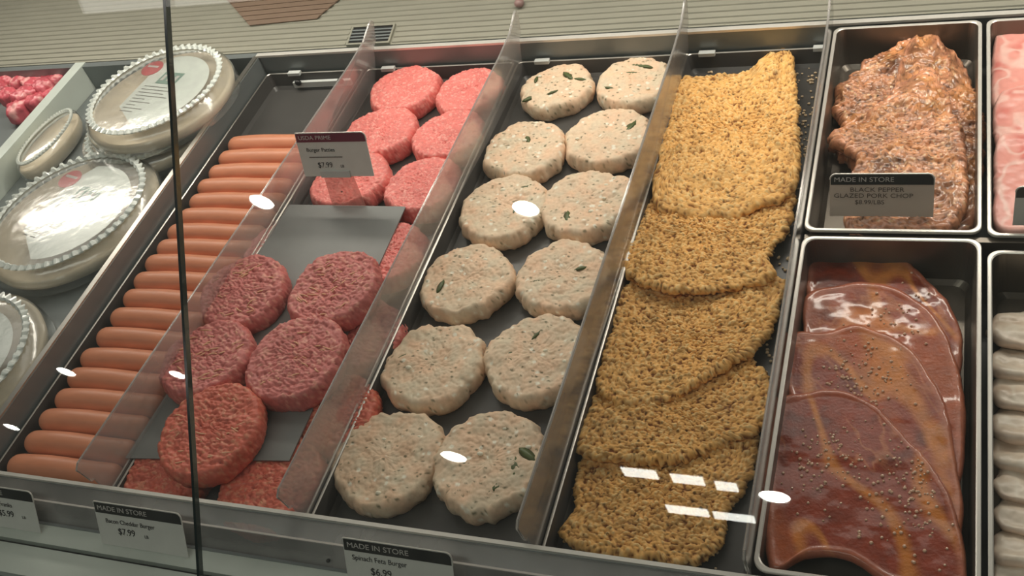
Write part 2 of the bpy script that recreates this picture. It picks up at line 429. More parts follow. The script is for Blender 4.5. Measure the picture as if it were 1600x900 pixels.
ZT, ZB = -0.030, -0.058
trays = {}
XD = [-1.010, -0.826, -0.575, -0.327, -0.134]
names = [('grey_tray', 'long dark grey tray holding the row of hot dogs'), ('grey_tray', 'long dark grey tray holding the red ground beef patties'),
         ('grey_tray', 'long dark grey tray holding the pale herbed patties'), ('grey_tray', 'long dark grey tray holding the golden breaded cutlets')]
for k in range(4):
    t = tub(names[k][0], names[k][1], 'tray', XD[k] + .002, XD[k + 1] - .002, YF + .002, YB - .004, ZT, ZB, .0022, .006, .003, M_tray, M_steel, 'long grey meat trays')
    trays[k] = t
    x0 = XD[k]
    # white label strip and clips hanging on the rear wall of the tray
    if k == 0:
        MB().box(x0 + .05, x0 + .155, YB - .016, YB - .010, ZT - .022, ZT - .012).build('label_strip', M_white, t)
        for xx in (x0 + .062, x0 + .140): MB().ball((xx, YB - .018, ZT - .011), .006, .004, .005, 10, 6).build('black_plug', M_black, t, True)
    for xx in ([x0 + .045] if k == 0 else [x0 + .020, x0 + .17] if k == 3 else [x0 + .03]):
        MB().box(xx, xx + .022, YB - .012, YB - .004, ZT - .002, ZT + .003).build('clip', M_white, t)


def divider(x, label, mat=None, lean=0.0):
    xs = lambda y, z: x + lean * (0.3 + 0.7 * (z - ZB) / 0.09) * min(max((y - YF) / 0.7, 0), 1.1)     # the sheet leans over towards its far end
    t = thing('acrylic_divider', label, 'divider', (x, 0.8, ZB), 'clear dividers between the trays')
    zt = 0.032
    prof = [(YF + .001, 0.0015), (YF - .002, zt - .004), (YF + .004, zt), (1.10, zt), (1.15, zt + .004), (1.175, zt + .018), (1.182, zt + .020), (1.190, zt + .012), (1.190, 0.010), (1.180, 0.006), (1.176, ZB + .006), (YF + .006, ZB + .006), (YF + .005, 0.0015)]
    prof = [q for k in range(len(prof)) for q in ([prof[k]] + ([(prof[k][0] + (prof[(k + 1) % len(prof)][0] - prof[k][0]) * u, prof[k][1] + (prof[(k + 1) % len(prof)][1] - prof[k][1]) * u) for u in (.25, .5, .75)] if abs(prof[(k + 1) % len(prof)][0] - prof[k][0]) > .2 else []))]
    MB().loft([[(xs(a, b) - .0016, a, b) for a, b in prof], [(xs(a, b) + .0016, a, b) for a, b in prof]], True, True, True).build('sheet', mat or M_acryl, t)
    e = MB().tube([(x, YF + .001, .0045), (x, YF - .0025, zt - .004), (x, YF + .004, zt + .0004)], .0009, 6)
    e.build('polished_edge', M_acryl_edge, t)
    e = MB().tube([(xs(a, b), a, b) for a, b in ((YF + .004, zt + .0006), (1.10, zt + .0006), (1.15, zt + .0046), (1.176, zt + .0186))], .0010, 6)
    e.build('top_edge', M_acryl, t)
    return t


divider(-0.828, 'clear divider between the hot dogs and the ground beef patties', None, .032)
divider(-0.577, 'clear divider between the beef patties and the pale herbed patties', None, .016)
divider(-0.329, 'greyish clear divider between the pale patties and the breaded cutlets', M_acryl2, .010)
divider(-0.133, 'clear divider between the breaded cutlets and the steel pork pans')

PX0, PX1 = -0.1300, 0.0420
tub('steel_pan', 'steel pan holding the peppered pork chops at the upper right', 'pan', PX0, PX1, .8085, 1.1750, 0.0, -.058, .0035, .010, .004, M_pan, M_rim, 'rectangular steel pans')
tub('steel_pan', 'steel pan holding the dark red glazed pork at the lower right', 'pan', PX0, PX1, .4110, .8000, 0.0, -.058, .0035, .012, .004, M_pan, M_rim, 'rectangular steel pans')
tub('steel_pan', 'steel pan at the top right edge holding raw pink pork chops', 'pan', .0470, .2200, .8050, 1.1750, 0.0, -.058, .0035, .010, .004, M_pan, M_rim, 'rectangular steel pans')
tub('steel_pan', 'steel pan at the lower right edge holding pale folded fillets', 'pan', .0470, .2200, .4110, .7850, 0.0, -.058, .0035, .012, .004, M_pan, M_rim, 'rectangular steel pans')
MB().box(PX0 + .001, 0.22, .8008, .8078, -.075, -.006).build('pan_cross_bar', M_pan, case)

# ------------------------------------------------------------------ organic slabs
def ring_r(poly, nt, smooth=2.0):
    poly = np.asarray(poly, float)[:, :2]; n = len(poly)
    # closed Catmull-Rom resample
    pts = []
    for i in range(n):
        p0, p1, p2, p3 = poly[i - 1], poly[i], poly[(i + 1) % n], poly[(i + 2) % n]
        for t in np.linspace(0, 1, 24, endpoint=False):
            pts.append(0.5 * ((2 * p1) + (-p0 + p2) * t + (2 * p0 - 5 * p1 + 4 * p2 - p3) * t * t + (-p0 + 3 * p1 - 3 * p2 + p3) * t ** 3))
    pts = np.array(pts); c = (poly.min(0) + poly.max(0)) / 2
    d = pts - c; a = np.arctan2(d[:, 1], d[:, 0]); r = np.hypot(d[:, 0], d[:, 1])
    th = np.linspace(-math.pi, math.pi, nt, endpoint=False)
    o = np.argsort(a); R = np.interp(th, a[o], r[o], period=2 * math.pi)
    return c, th, R


def slab(name, mat, c, th, R, ztop, thick, nr, edge, disp, colf, edge_rough=0.0, seed=0, nedge=8, bottom=None):
    nt = len(th); e = np.minimum(edge, R * 0.6)
    if edge_rough:
        q = np.stack([np.cos(th) * R.mean() * 1.0, np.sin(th) * R.mean() * 1.0, np.zeros(nt)], 1)
        R = R + edge_rough * (fbm(q / 0.009, seed + 5, 2) + 0.9 * fbm(q / 0.03, seed + 6, 2))
    rows = []; phis = []
    for k in range(1, nr + 1): rows.append((R - e) * k / nr); phis.append(0.0)
    for k in range(1, nedge + 1):
        ph = (math.pi * 0.86) * k / nedge; rows.append(R - e + e * math.sin(ph)); phis.append(ph)
    rows = np.array(rows); phis = np.array(phis)[:, None] * np.ones((1, nt))
    X = c[0] + rows * np.cos(th); Y = c[1] + rows * np.sin(th)
    rho = rows / R
    X, Y, ph, rho = X.ravel(), Y.ravel(), phis.ravel(), rho.ravel()
    X = np.append(X, c[0]); Y = np.append(Y, c[1]); ph = np.append(ph, 0); rho = np.append(rho, 0)
    Z0 = ztop(X, Y); Z = Z0 - thick * 0.5 * (1 - np.cos(ph)) * 1.06
    P = np.stack([X, Y, Z], 1); TH = np.append(np.tile(th, len(rows)), 0)
    d, aux = disp(P, rho)
    P[:, 0] += d * np.sin(ph) * np.cos(TH); P[:, 1] += d * np.sin(ph) * np.sin(TH); P[:, 2] += d * np.cos(ph) * (np.cos(ph) > 0)
    col = colf(P, rho, d, aux)
    m = len(rows); idx = np.arange(m * nt).reshape(m, nt); j = np.roll(idx, -1, 1)
    quads = np.stack([idx[:-1], idx[1:], j[1:], j[:-1]], -1).reshape(-1, 4)
    cc = len(P) - 1
    tris = np.stack([np.full(nt, cc), idx[0], j[0]], -1)
    # bottom fan
    P = np.vstack([P, [[c[0], c[1], P[idx[-1], 2].mean()]]]); col = np.vstack([col, col[cc:cc + 1]])
    tris = np.vstack([tris, np.stack([np.full(nt, cc + 1), j[-1], idx[-1]], -1)])
    return grid_mesh(name, P, quads, tris, col)


def flat(z): return lambda X, Y: np.full_like(X, z)


def circle(x, y, r, nt, seed, amp=0.05, sq=1.0):
    th = np.linspace(-math.pi, math.pi, nt, endpoint=False)
    q = np.stack([np.cos(th) * 1.3, np.sin(th) * 1.3, np.zeros(nt)], 1)
    return (x, y), th, r * (1 + amp * fbm(q, seed, 2)) / np.sqrt(np.cos(th) ** 2 + (np.sin(th) / sq) ** 2)


def noodle(P, seed, lx=.0085, w=.0032, dirs=(0.3, -0.5, 1.4)):
    best = None; ids = None
    q = P + .0022 * np.stack([vn(P / .007, seed + 1), vn(P / .007, seed + 2), vn(P / .007, seed + 3)], 1)
    for k, a in enumerate(dirs[:2]):
        ca, sa = math.cos(a), math.sin(a)
        r = np.stack([(q[:, 0] * ca + q[:, 1] * sa) / lx, (-q[:, 0] * sa + q[:, 1] * ca) / w, q[:, 2] / w], 1)
        f1, f2, i = wor(r, seed + 11 * k)
        b = 1 - np.clip(f1, 0, 1.1) ** 2
        if best is None: best, ids = b, i
        else:
            m = b > best; best = np.where(m, b, best); ids = np.where(m, i, ids)
    return best, ids


def meat_patty(label, px, py, r, zb, kind, seed, group, thick=.024, tilt=(0, 0), cheese=0, world=None):
    p = at(px, py, zb + thick) if world is None else world
    cx, cy = p[0], p[1]
    base = {'fresh': srgb(236, 130, 122), 'dark': srgb(206, 118, 112), 'deep': srgb(212, 108, 88)}[kind]
    fat = {'fresh': srgb(250, 178, 166), 'dark': srgb(232, 164, 146), 'deep': srgb(226, 150, 120)}[kind]
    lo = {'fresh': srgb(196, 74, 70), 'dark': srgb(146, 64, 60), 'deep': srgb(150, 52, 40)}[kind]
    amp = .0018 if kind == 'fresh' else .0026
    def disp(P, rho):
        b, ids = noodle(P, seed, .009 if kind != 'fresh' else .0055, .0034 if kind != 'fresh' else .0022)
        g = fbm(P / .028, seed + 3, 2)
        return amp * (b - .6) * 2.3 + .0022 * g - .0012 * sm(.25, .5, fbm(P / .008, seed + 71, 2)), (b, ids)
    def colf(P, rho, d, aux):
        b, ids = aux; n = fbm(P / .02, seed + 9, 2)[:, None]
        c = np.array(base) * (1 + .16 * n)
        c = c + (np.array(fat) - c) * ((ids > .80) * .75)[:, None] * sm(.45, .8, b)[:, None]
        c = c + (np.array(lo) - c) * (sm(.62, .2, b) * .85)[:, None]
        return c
    cir = circle(0, 0, r * (1.05 if kind == 'fresh' else 1.07), 200, seed, .06)
    zt = lambda X, Y: zb * 0 + thick + tilt[0] * X + tilt[1] * Y
    t = thing('beef_patty', label, 'meat patty', (cx, cy, zb), group)
    # patty as one thing: mesh part plus shreds
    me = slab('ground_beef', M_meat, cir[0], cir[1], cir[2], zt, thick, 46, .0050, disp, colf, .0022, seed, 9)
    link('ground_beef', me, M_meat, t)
    if cheese:
        rnd = random.Random(seed); mb = MB()
        for k in range(cheese):
            a = rnd.uniform(0, 6.28); rr = r * .85 * math.sqrt(rnd.random()); x, y = rr * math.cos(a), rr * math.sin(a)
            d = rnd.uniform(-.6, 1.0); ln = rnd.uniform(.004, .010); bend = rnd.uniform(-.002, .002)
            z = thick + tilt[0] * x + tilt[1] * y + .0012
            pts = [(x + ln * u * math.cos(d) - bend * (1 - u * u) * math.sin(d), y + ln * u * math.sin(d) + bend * (1 - u * u) * math.cos(d), z - .0015 * u * u) for u in (-1, -.5, 0, .5, 1)]
            mb.tube(pts, [.0005, .0009, .001, .0009, .0005], 6)
        o = mb.build('cheese_shreds', M_shred, t, True, False); tag(o, kind='stuff')
    return t


def pale_patty(label, px, py, r, seed, leaves=0, chunks=0, tint=1.0, thick=.024, sq=1.0, rough=.0034):
    zb = ZB + .0015
    p = at(px, py, zb + thick)
    base = np.array(srgb(234, 206, 176)) * tint
    def disp(P, rho):
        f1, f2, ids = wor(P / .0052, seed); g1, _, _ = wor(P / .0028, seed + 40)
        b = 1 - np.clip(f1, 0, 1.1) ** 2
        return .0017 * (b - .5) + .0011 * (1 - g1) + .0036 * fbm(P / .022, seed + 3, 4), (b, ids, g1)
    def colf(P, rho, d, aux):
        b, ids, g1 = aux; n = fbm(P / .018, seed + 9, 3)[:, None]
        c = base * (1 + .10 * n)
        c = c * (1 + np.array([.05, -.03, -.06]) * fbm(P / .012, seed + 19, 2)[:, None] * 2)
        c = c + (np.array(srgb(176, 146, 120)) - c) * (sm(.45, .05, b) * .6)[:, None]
        f, _, i2 = wor(P / .0058 + 3.3, seed + 77)
        c = c + (np.array(srgb(250, 244, 226)) - c) * ((i2 > .93) * sm(.52, .36, f) * .9)[:, None]
        q = P.copy(); q[:, 1] *= 1.7
        f, _, i3 = wor(q / .0058 + 9.1, seed + 99)
        c = c + (np.array(srgb(92, 92, 62)) - c) * ((i3 > .84) * sm(.40, .26, f) * .85)[:, None]
        return c
    cir = circle(0, 0, r, 180, seed, .07, sq)
    t = thing('pale_patty', label, 'meat patty', (p[0], p[1], zb), 'pale herbed patties')
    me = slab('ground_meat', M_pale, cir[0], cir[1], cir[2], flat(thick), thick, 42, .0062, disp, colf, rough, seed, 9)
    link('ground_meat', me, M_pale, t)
    rnd = random.Random(seed)
    for k in range(leaves):
        a = rnd.uniform(0, 6.28); rr = r * .72 * math.sqrt(rnd.random()); x, y = rr * math.cos(a), rr * math.sin(a)
        d = rnd.uniform(0, 3.1); ln = rnd.uniform(.007, .015); wd = ln * rnd.uniform(.25, .5); mb = MB(); L = []
        for u in np.linspace(-1, 1, 7):
            hw = wd * math.sqrt(max(0.03, 1 - u * u)); cur = .002 * u * u
            row = [(x + ln * u * math.cos(d) - v * hw * math.sin(d), y + ln * u * math.sin(d) + v * hw * math.cos(d), thick + .0016 - abs(v) * .0008 - cur * .5 + dz) for v, dz in ((-1, 0), (0, .0006), (1, 0), (0, -.0008))]
            L.append(row)
        mb.loft(L, True, True, True); mb.build('herb_leaf', M_herb, t, True, False)
    for k in range(chunks):
        a = rnd.uniform(0, 6.28); rr = r * .75 * math.sqrt(rnd.random()); x, y = rr * math.cos(a), rr * math.sin(a)
        s = rnd.uniform(.0025, .0045)
        MB().ball((x, y, thick + .0005), s, s * .7, s * .55, 7, 4).build('cheese_chunk', M_cheese, t, True, False)
    return t


# ---- pale patties: pixel centre of the top, radius (m)
W = [(866, 133, .0525, 5, 3, 1.0, 'with big dark leaf, far left of its tray'), (988, 124, .0545, 5, 5, 1.0, 'with white cheese spots, far right of its tray'),
     (820, 228, .0570, 1, 3, 1.0, 'second from the back in the left column'), (950, 212, .0560, 1, 3, 1.0, 'second from the back in the right column'),
     (785, 320, .0600, 2, 3, 1.0, 'with grey green leaf, third from the back in the left column'), (915, 314, .0575, 1, 5, 1.0, 'third from the back in the right column'),
     (730, 433, .0565, 1, 2, 1.0, 'fourth from the back in the left column'), (880, 428, .0575, 2, 4, 1.0, 'fourth from the back in the right column'),
     (675, 566, .0590, 1, 2, .98, 'second from the front in the left column'), (836, 552, .0590, 2, 2, .98, 'second from the front in the right column'),
     (601, 714, .0610, 0, 3, .96, 'nearest the front on the left, with one pale cheese chunk'), (764, 718, .0600, 5, 3, .96, 'nearest the front on the right, with green pepper bits')]
for i, (x, y, r, lv, ch, tn, wd) in enumerate(W):
    pale_patty('pale herbed patty ' + wd, x, y, r, 100 + 7 * i, lv, ch, tn)

# ---- fresh red patties at the back of the beef tray
G = 'fresh pink beef patties'
zb = ZB + .0015
for i, (x, y, r, wd) in enumerate([(630, 136, .0520, 'pink beef patty farthest back, beside the hot dog divider'), (732, 139, .0490, 'pink beef patty farthest back, beside the pale patties'),
                                   (593, 203, .0525, 'pink beef patty just behind the top of the maroon price tag'), (700, 208, .0500, 'pink beef patty second from the back on the right'),
                                   (546, 277, .0530, 'pink beef patty partly hidden behind the maroon price tag'), (660, 285, .0520, 'pink beef patty touching the grey sheet on its right corner')]):
    meat_patty(wd, x, y, r, zb + (.0 if i % 2 else .001), 'fresh', 300 + 5 * i, G, .027)
for i, (x, y, r, wd, kd) in enumerate([(440, 385, .052, 'pink beef patty peeking out left of the grey sheet', 'fresh'), (602, 392, .052, 'pink beef patty peeking out right of the grey sheet', 'fresh'),
                                       (555, 520, .053, 'red beef patty under the grey sheet beside the divider, third from the front', 'dark'), (515, 640, .050, 'red beef patty under the grey sheet beside the divider, second from the front', 'deep'),
                                       (262, 733, .048, 'red beef patty showing at the near left corner under the sheet', 'deep'), (420, 752, .056, 'orange red beef patty showing nearest the front on the right', 'deep')]):
    meat_patty(wd, x, y, r, zb, kd, 340 + 5 * i, 'beef patties under the grey sheet', .0245, cheese=0 if i < 2 else 5)
# grey sheet
zs = -0.0285
c4 = [at(452, 320, zs), at(634, 323, zs), at(452, 720, zs), at(196, 716, zs)]
sh = MB().prism([(p[0], p[1]) for p in c4][::-1], zs - .0012, zs + .0004)
o = sh.build('grey_sheet', M_sheet); tag(o, 'smooth slate grey sheet between the two layers of beef patties', 'divider sheet')
zb2 = zs + .001
for i, (x, y, r, wd, kd, tl) in enumerate([(376, 452, .0530, 'dark beef patty with cheese on the grey sheet, far left', 'dark', (0, .03)), (519, 446, .0540, 'dark beef patty with cheese on the grey sheet, far right', 'dark', (0.05, .05)),
                                           (318, 556, .0530, 'dark beef patty behind the glass joint, middle left of the sheet', 'dark', (0, .0)), (459, 558, .0550, 'dark beef patty with curved cheese shred, middle right of the sheet', 'dark', (.02, .04)),
                                           (324, 668, .0560, 'orange red beef patty nearest the front, lying on top', 'deep', (0, .05))]):
    meat_patty(wd, x, y, r, zb2 + (.002 if i == 4 else 0), kd, 400 + 5 * i, 'dark beef patties on the grey sheet', .026, tl, 26)

# ---- hot dogs
def hotdog_mesh():
    L = []; n = 22; ln = .164; r = .0152
    us = list(np.concatenate([[0.0, .25, .55, .8, 1.0], np.linspace(1.6, 13, 18), [13.6, 14, 14.3, 14.55, 14.8]]))
    us = [u / 14.8 for u in us]
    for u in us:
        x = (u - .5) * ln
        a = min(u, 1 - u) * ln / r
        rr = r * (math.sqrt(max(0, 1 - (1 - min(a, 1)) ** 2)) if a < 1 else 1) * (1 - .03 * math.cos(u * 9))
        rr = max(rr, .0012)
        yb = .0022 * math.cos((u - .5) * 2.6); zc = .0148
        L.append([(x, yb + rr * math.cos(2 * math.pi * k / n) * .99, zc + rr * math.sin(2 * math.pi * k / n) * .96) for k in range(n)])
    return MB().loft(L, True, True, True).mesh('hot_dog', True)
dogme = hotdog_mesh()
YS = [1.016, .984, .952, .920, .889, .857, .826, .796, .766, .735, .702, .669, .635, .602, .569, .538, .507, .474, .441]
ORD = ['farthest back', 'second from the back', 'third from the back', 'fourth from the back', 'fifth from the back', 'sixth from the back', 'seventh from the back', 'eighth from the back', 'ninth from the back', 'in the middle',
       'ninth from the front', 'eighth from the front', 'seventh from the front', 'sixth from the front', 'fifth from the front', 'fourth from the front', 'third from the front', 'second from the front', 'nearest the front rim']
rnd = random.Random(5)
for i, y in enumerate(YS):
    o = link('hot_dog', dogme, M_dog)
    o.location = (-0.9165 + rnd.uniform(-.002, .002), y - .004, ZB + .0015); o.rotation_euler = (0, 0, rnd.uniform(-.018, .018)); o.scale = (1, 1.02, 1.0)
    tag(o, 'smooth orange brown hot dog ' + ORD[i] + ' of its row', 'hot dog', 'hot dogs in one row')

# ---- breaded cutlets
def cutlet(label, pix, zn, zf, seed, tone):
    z0 = (zn + zf) / 2
    poly = np.array([at(x, y, z0) for x, y in pix])
    c, th, R = ring_r(poly, 420)
    y0, y1 = poly[:, 1].min(), poly[:, 1].max()
    thick = .0085
    zt = lambda X, Y: zn + (zf - zn) * np.clip((Y - y0) / (y1 - y0), 0, 1) + .002 * np.sin(X * 40 + seed)
    def disp(P, rho):
        q = P + .0012 * np.stack([vn(P / .003, seed + 1), vn(P / .003, seed + 2), vn(P / .003, seed + 3)], 1)
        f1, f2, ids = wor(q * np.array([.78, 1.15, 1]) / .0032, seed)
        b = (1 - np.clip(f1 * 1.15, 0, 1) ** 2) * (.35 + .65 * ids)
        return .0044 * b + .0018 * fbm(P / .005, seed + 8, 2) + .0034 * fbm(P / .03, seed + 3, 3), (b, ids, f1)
    base = np.array(srgb(242, 186, 110)) * tone; dk = np.array(srgb(122, 66, 26)) * tone; lt = np.array(srgb(255, 222, 160)) * tone  # lit crumb tops and shaded pits painted into the colour
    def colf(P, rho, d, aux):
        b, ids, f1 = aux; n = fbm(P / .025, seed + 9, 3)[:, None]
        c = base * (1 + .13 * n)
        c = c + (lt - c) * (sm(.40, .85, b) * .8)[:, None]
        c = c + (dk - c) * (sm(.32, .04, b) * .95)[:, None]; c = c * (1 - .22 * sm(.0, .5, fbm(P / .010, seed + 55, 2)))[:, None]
        f, _, i3 = wor(P / .0048 + 9.1, seed + 99)
        c = c + (np.array(srgb(84, 62, 30)) - c) * ((i3 > .82) * sm(.42, .26, f) * .8)[:, None]
        return c
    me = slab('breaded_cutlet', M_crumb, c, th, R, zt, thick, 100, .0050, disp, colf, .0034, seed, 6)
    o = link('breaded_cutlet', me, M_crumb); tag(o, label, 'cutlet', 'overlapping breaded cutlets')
    return o


CUT = [([(893, 800), (905, 735), (935, 690), (1030, 660), (1120, 672), (1182, 672), (1172, 740), (1135, 800), (1128, 845), (1085, 882), (1000, 874), (910, 858), (878, 835)], -.040, -.046, 'golden brown breaded cutlet nearest the front of its tray', .95),
       ([(906, 690), (935, 600), (960, 550), (1060, 540), (1160, 545), (1208, 600), (1195, 660), (1110, 700), (1050, 722), (960, 725), (910, 715)], -.033, -.045, 'golden breaded cutlet second from the front of its tray', .96),
       ([(938, 592), (955, 510), (980, 440), (1050, 420), (1150, 420), (1222, 434), (1215, 480), (1190, 535), (1110, 590), (1040, 628), (960, 632)], -.030, -.043, 'golden breaded cutlet in the middle, under a strong overlap edge', 1.0),
       ([(977, 425), (995, 350), (1030, 285), (1130, 270), (1235, 280), (1228, 350), (1202, 395), (1207, 432), (1140, 455), (1082, 464), (1020, 452)], -.026, -.042, 'golden yellow breaded cutlet second from the back of its tray', 1.02),
       ([(1022, 318), (1030, 250), (1045, 180), (1062, 122), (1110, 116), (1165, 108), (1195, 84), (1216, 71), (1236, 84), (1242, 140), (1247, 210), (1238, 300), (1180, 326), (1120, 342), (1060, 336)], -.030, -.036, 'golden yellow breaded cutlet farthest back, with pointed corner', 1.04)]
for i, (pix, zn, zf, lab, tone) in enumerate(CUT): cutlet(lab, pix, zn, zf, 500 + 9 * i, tone)
# a small piece of crust under the overlap on the right
rnd = random.Random(11); cb = MB()
for k in range(230):
    s = rnd.random()
    if s < .6: x = rnd.uniform(-.170, -.145); y = rnd.uniform(.60, 1.16)
    elif s < .75: x = rnd.uniform(-.30, -.15); y = rnd.uniform(1.135, 1.168)
    elif s < .85: x = rnd.uniform(-.20, -.15); y = rnd.uniform(.42, .60)
    else: x = rnd.gauss(-.160, .006); y = rnd.gauss(1.0, .02)
    q = rnd.uniform(.0008, .002); cb.ball((x, y, ZB + .0026), q * 1.3, q, q, 5, 3)
o = cb.build('bread_crumbs', pmat('loose_crumbs', srgb(222, 196, 160), .6, 0, .2, 90)); tag(o, 'loose pale bread crumbs scattered on the tray beside the cutlets', 'crumbs', kind='stuff')

# ---- pork
def pork(name, label, cat, pix, z0, thick, seed, mode, group, slope=(0, 0), wave=.003, nt=300, nr=70, mat=None, edge=.006, bubbles=0, er=.0008, spine=None):
    poly = np.array([at(x, y, z0) for x, y in pix]); c, th, R = ring_r(poly, nt)
    zt = lambda X, Y: z0 + slope[0] * (X - c[0]) + slope[1] * (Y - c[1])
    cols = {'glaze': (srgb(150, 58, 30), srgb(214, 132, 54), srgb(196, 120, 94), srgb(88, 30, 16)),
            'pepper': (srgb(212, 148, 108), srgb(232, 176, 126), srgb(232, 158, 128), srgb(96, 54, 30)),
            'raw': (srgb(240, 164, 152), srgb(250, 206, 194), srgb(250, 196, 184), srgb(214, 100, 92)),
            'fillet': (srgb(240, 224, 204), srgb(250, 240, 222), srgb(240, 212, 192), srgb(206, 178, 152))}[mode]
    A, Bf, Cr, Dk = map(np.array, cols)
    def disp(P, rho):
        d = wave * fbm(P / .035, seed, 2 if mode == 'glaze' else 3) + (.0003 if mode == 'glaze' else .001) * fbm(P / .009, seed + 4, 2)
        b = None
        if mode == 'pepper':
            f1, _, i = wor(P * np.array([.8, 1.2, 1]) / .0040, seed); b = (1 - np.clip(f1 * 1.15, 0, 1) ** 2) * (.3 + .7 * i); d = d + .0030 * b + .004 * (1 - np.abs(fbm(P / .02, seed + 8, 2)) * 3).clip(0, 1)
        elif mode == 'fillet': d = d + .0012 * np.sin((P[:, 1] * 1.0 + .1 * P[:, 0]) / .004)
        elif mode == 'glaze':
            d = d + .0016 * sm(.90, .98, rho) + .0006 * np.sin(P[:, 0] * 130 + 3 * fbm(P / .04, seed + 61, 2)) * sm(.3, .9, rho)
        return d, b
    def colf(P, rho, d, aux):
        n = fbm(P / .03, seed + 9, 3); c_ = A + (Dk - A) * (sm(.0, .5, n) * .7)[:, None]
        rot = np.stack([P[:, 0] * .88 + P[:, 1] * .47, (-P[:, 0] * .47 + P[:, 1] * .88) * .38, P[:, 2]], 1) if mode == 'glaze' else P
        ridge = 1 - np.abs(fbm(rot / (.055 if mode == 'glaze' else .026), seed + 21, 2)) * (9 if mode == 'glaze' else 6)
        k = sm(.15, .9, ridge) * (.85 if mode in ('glaze', 'raw') else .5)
        c_ = c_ + (Bf - c_) * k[:, None]
        if mode == 'glaze':
            k2 = sm(.05, .45, fbm(rot / .05, seed + 51, 2)) * .55; c_ = c_ + (np.array(srgb(196, 98, 34)) - c_) * k2[:, None]
        if mode == 'glaze':
            r3 = 1 - np.abs(fbm(rot / .020, seed + 81, 3)) * 8; c_ = c_ + (np.array(srgb(206, 130, 84)) - c_) * (sm(.4, .95, r3) * sm(-.1, .3, fbm(P / .05, seed + 83, 1)) * .5)[:, None]
        if mode == 'pepper':
            pn = fbm(P / .014, seed + 85, 3); c_ = c_ * np.clip(1 + .9 * pn[:, None], .35, 1.5); c_ = c_ + (np.array(srgb(230, 150, 60)) - c_) * (sm(.1, .4, fbm(P / .03, seed + 87, 2)) * .35)[:, None]
        c_ = c_ + (Cr - c_) * (sm(.86, .97, rho) * (.75 if mode != 'pepper' else .4))[:, None]
        if mode == 'pepper':
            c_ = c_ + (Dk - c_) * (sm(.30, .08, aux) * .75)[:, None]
            f, _, i3 = wor(P / .0048 + 2.1, seed + 90); c_ = c_ + (np.array(srgb(60, 40, 24)) - c_) * ((i3 > .8) * sm(.4, .22, f) * .8)[:, None]
            c_ = c_ + (np.array(srgb(246, 206, 160)) - c_) * ((i3 < .14) * sm(.45, .3, f) * .8)[:, None]
        return c_
    t = thing(name, label, cat, (c[0], c[1], z0 - thick), group)
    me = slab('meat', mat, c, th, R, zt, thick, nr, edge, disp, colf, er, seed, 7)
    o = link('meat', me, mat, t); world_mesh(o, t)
    if bubbles:
        rnd = random.Random(seed); mb = MB(); cl = [(rnd.uniform(-.5, .5), rnd.uniform(-.5, .5)) for _ in range(4)]
        for k in range(bubbles):
            q = rnd.choice(cl); a = math.atan2(q[1], q[0]); rr = math.hypot(*q) 
            x = c[0] + (q[0] + rnd.gauss(0, .16)) * .12; y = c[1] + (q[1] + rnd.gauss(0, .16)) * .16
            ang = math.atan2(y - c[1], x - c[0]); Rm = np.interp(ang, th, R, period=2 * math.pi)
            if math.hypot(x - c[0], y - c[1]) > Rm - .006: continue
            s = rnd.uniform(.0007, .0019); dz = float(disp(np.array([[x, y, z0]]), np.array([.5]))[0][0])
            mb.ball((x, y, float(zt(x, y)) + dz + s * .2), s, s, s * .8, 6, 4)
        if mb.v:
            o = mb.build('glaze_bubbles', M_bub, t, True); tag(o, kind='stuff')
    return t


M_bub = pmat('glinting_syrup_drop', srgb(232, 190, 160), 0.08, 0, 0.05, spec=0.8, coat=1.0, coat_rough=0.03)  # glaze bubbles, their bright glints put into the pale base colour
GG = 'glazed pork slices'
pork('glazed_pork', 'dark red glazed pork slice farthest back, bare upper edge', 'pork slice', [(1268, 402), (1330, 400), (1388, 398), (1440, 425), (1488, 485), (1504, 540), (1480, 600), (1400, 560), (1320, 520), (1266, 470)], -.032, .010, 601, 'glaze', GG, (0, 0), .0024, mat=M_glaze, bubbles=60)
pork('glazed_pork', 'orange glazed pork slice second from the back, with glossy folds', 'pork slice', [(1262, 456), (1310, 440), (1380, 440), (1450, 478), (1494, 560), (1506, 660), (1502, 745), (1478, 775), (1380, 690), (1300, 600), (1258, 530)], -.026, .010, 611, 'glaze', GG, (0, -.03), .0026, mat=M_glaze, bubbles=90)
pork('glazed_pork', 'glazed pork slice in the middle, with orange fat seam', 'pork slice', [(1236, 520), (1290, 516), (1350, 506), (1420, 540), (1470, 620), (1494, 720), (1504, 800), (1480, 850), (1380, 760), (1270, 660), (1228, 600)], -.021, .010, 621, 'glaze', GG, (0, -.02), .0018, mat=M_glaze, bubbles=160)
pork('glazed_pork', 'large glazed pork slice on top nearest the front, covered in bubbles', 'pork slice', [(1215, 632), (1250, 611), (1308, 606), (1360, 626), (1410, 676), (1450, 716), (1490, 790), (1510, 880), (1500, 925), (1400, 915), (1330, 872), (1262, 866), (1212, 890), (1199, 860), (1198, 760)], -.015, .011, 631, 'glaze', GG, (0, -.02), .0018, nt=400, nr=100, mat=M_glaze, bubbles=420)
GP = 'peppered pork chops'
pork('peppered_chop', 'peppered pork chop at the back left, with ragged folded edge', 'pork chop', [(1303, 160), (1322, 125), (1360, 92), (1420, 66), (1456, 62), (1480, 100), (1470, 190), (1420, 260), (1340, 250), (1300, 215), (1318, 190)], -.026, .014, 701, 'pepper', GP, (.08, .06), .008, nt=380, nr=85, mat=M_pepper, er=.005)
pork('peppered_chop', 'peppered pork chop along the right wall of its pan', 'pork chop', [(1420, 66), (1452, 60), (1492, 75), (1520, 120), (1532, 200), (1530, 320), (1500, 362), (1440, 365), (1420, 250), (1400, 150)], -.022, .014, 711, 'pepper', GP, (-.12, 0), .007, nt=380, nr=85, mat=M_pepper, er=.003)
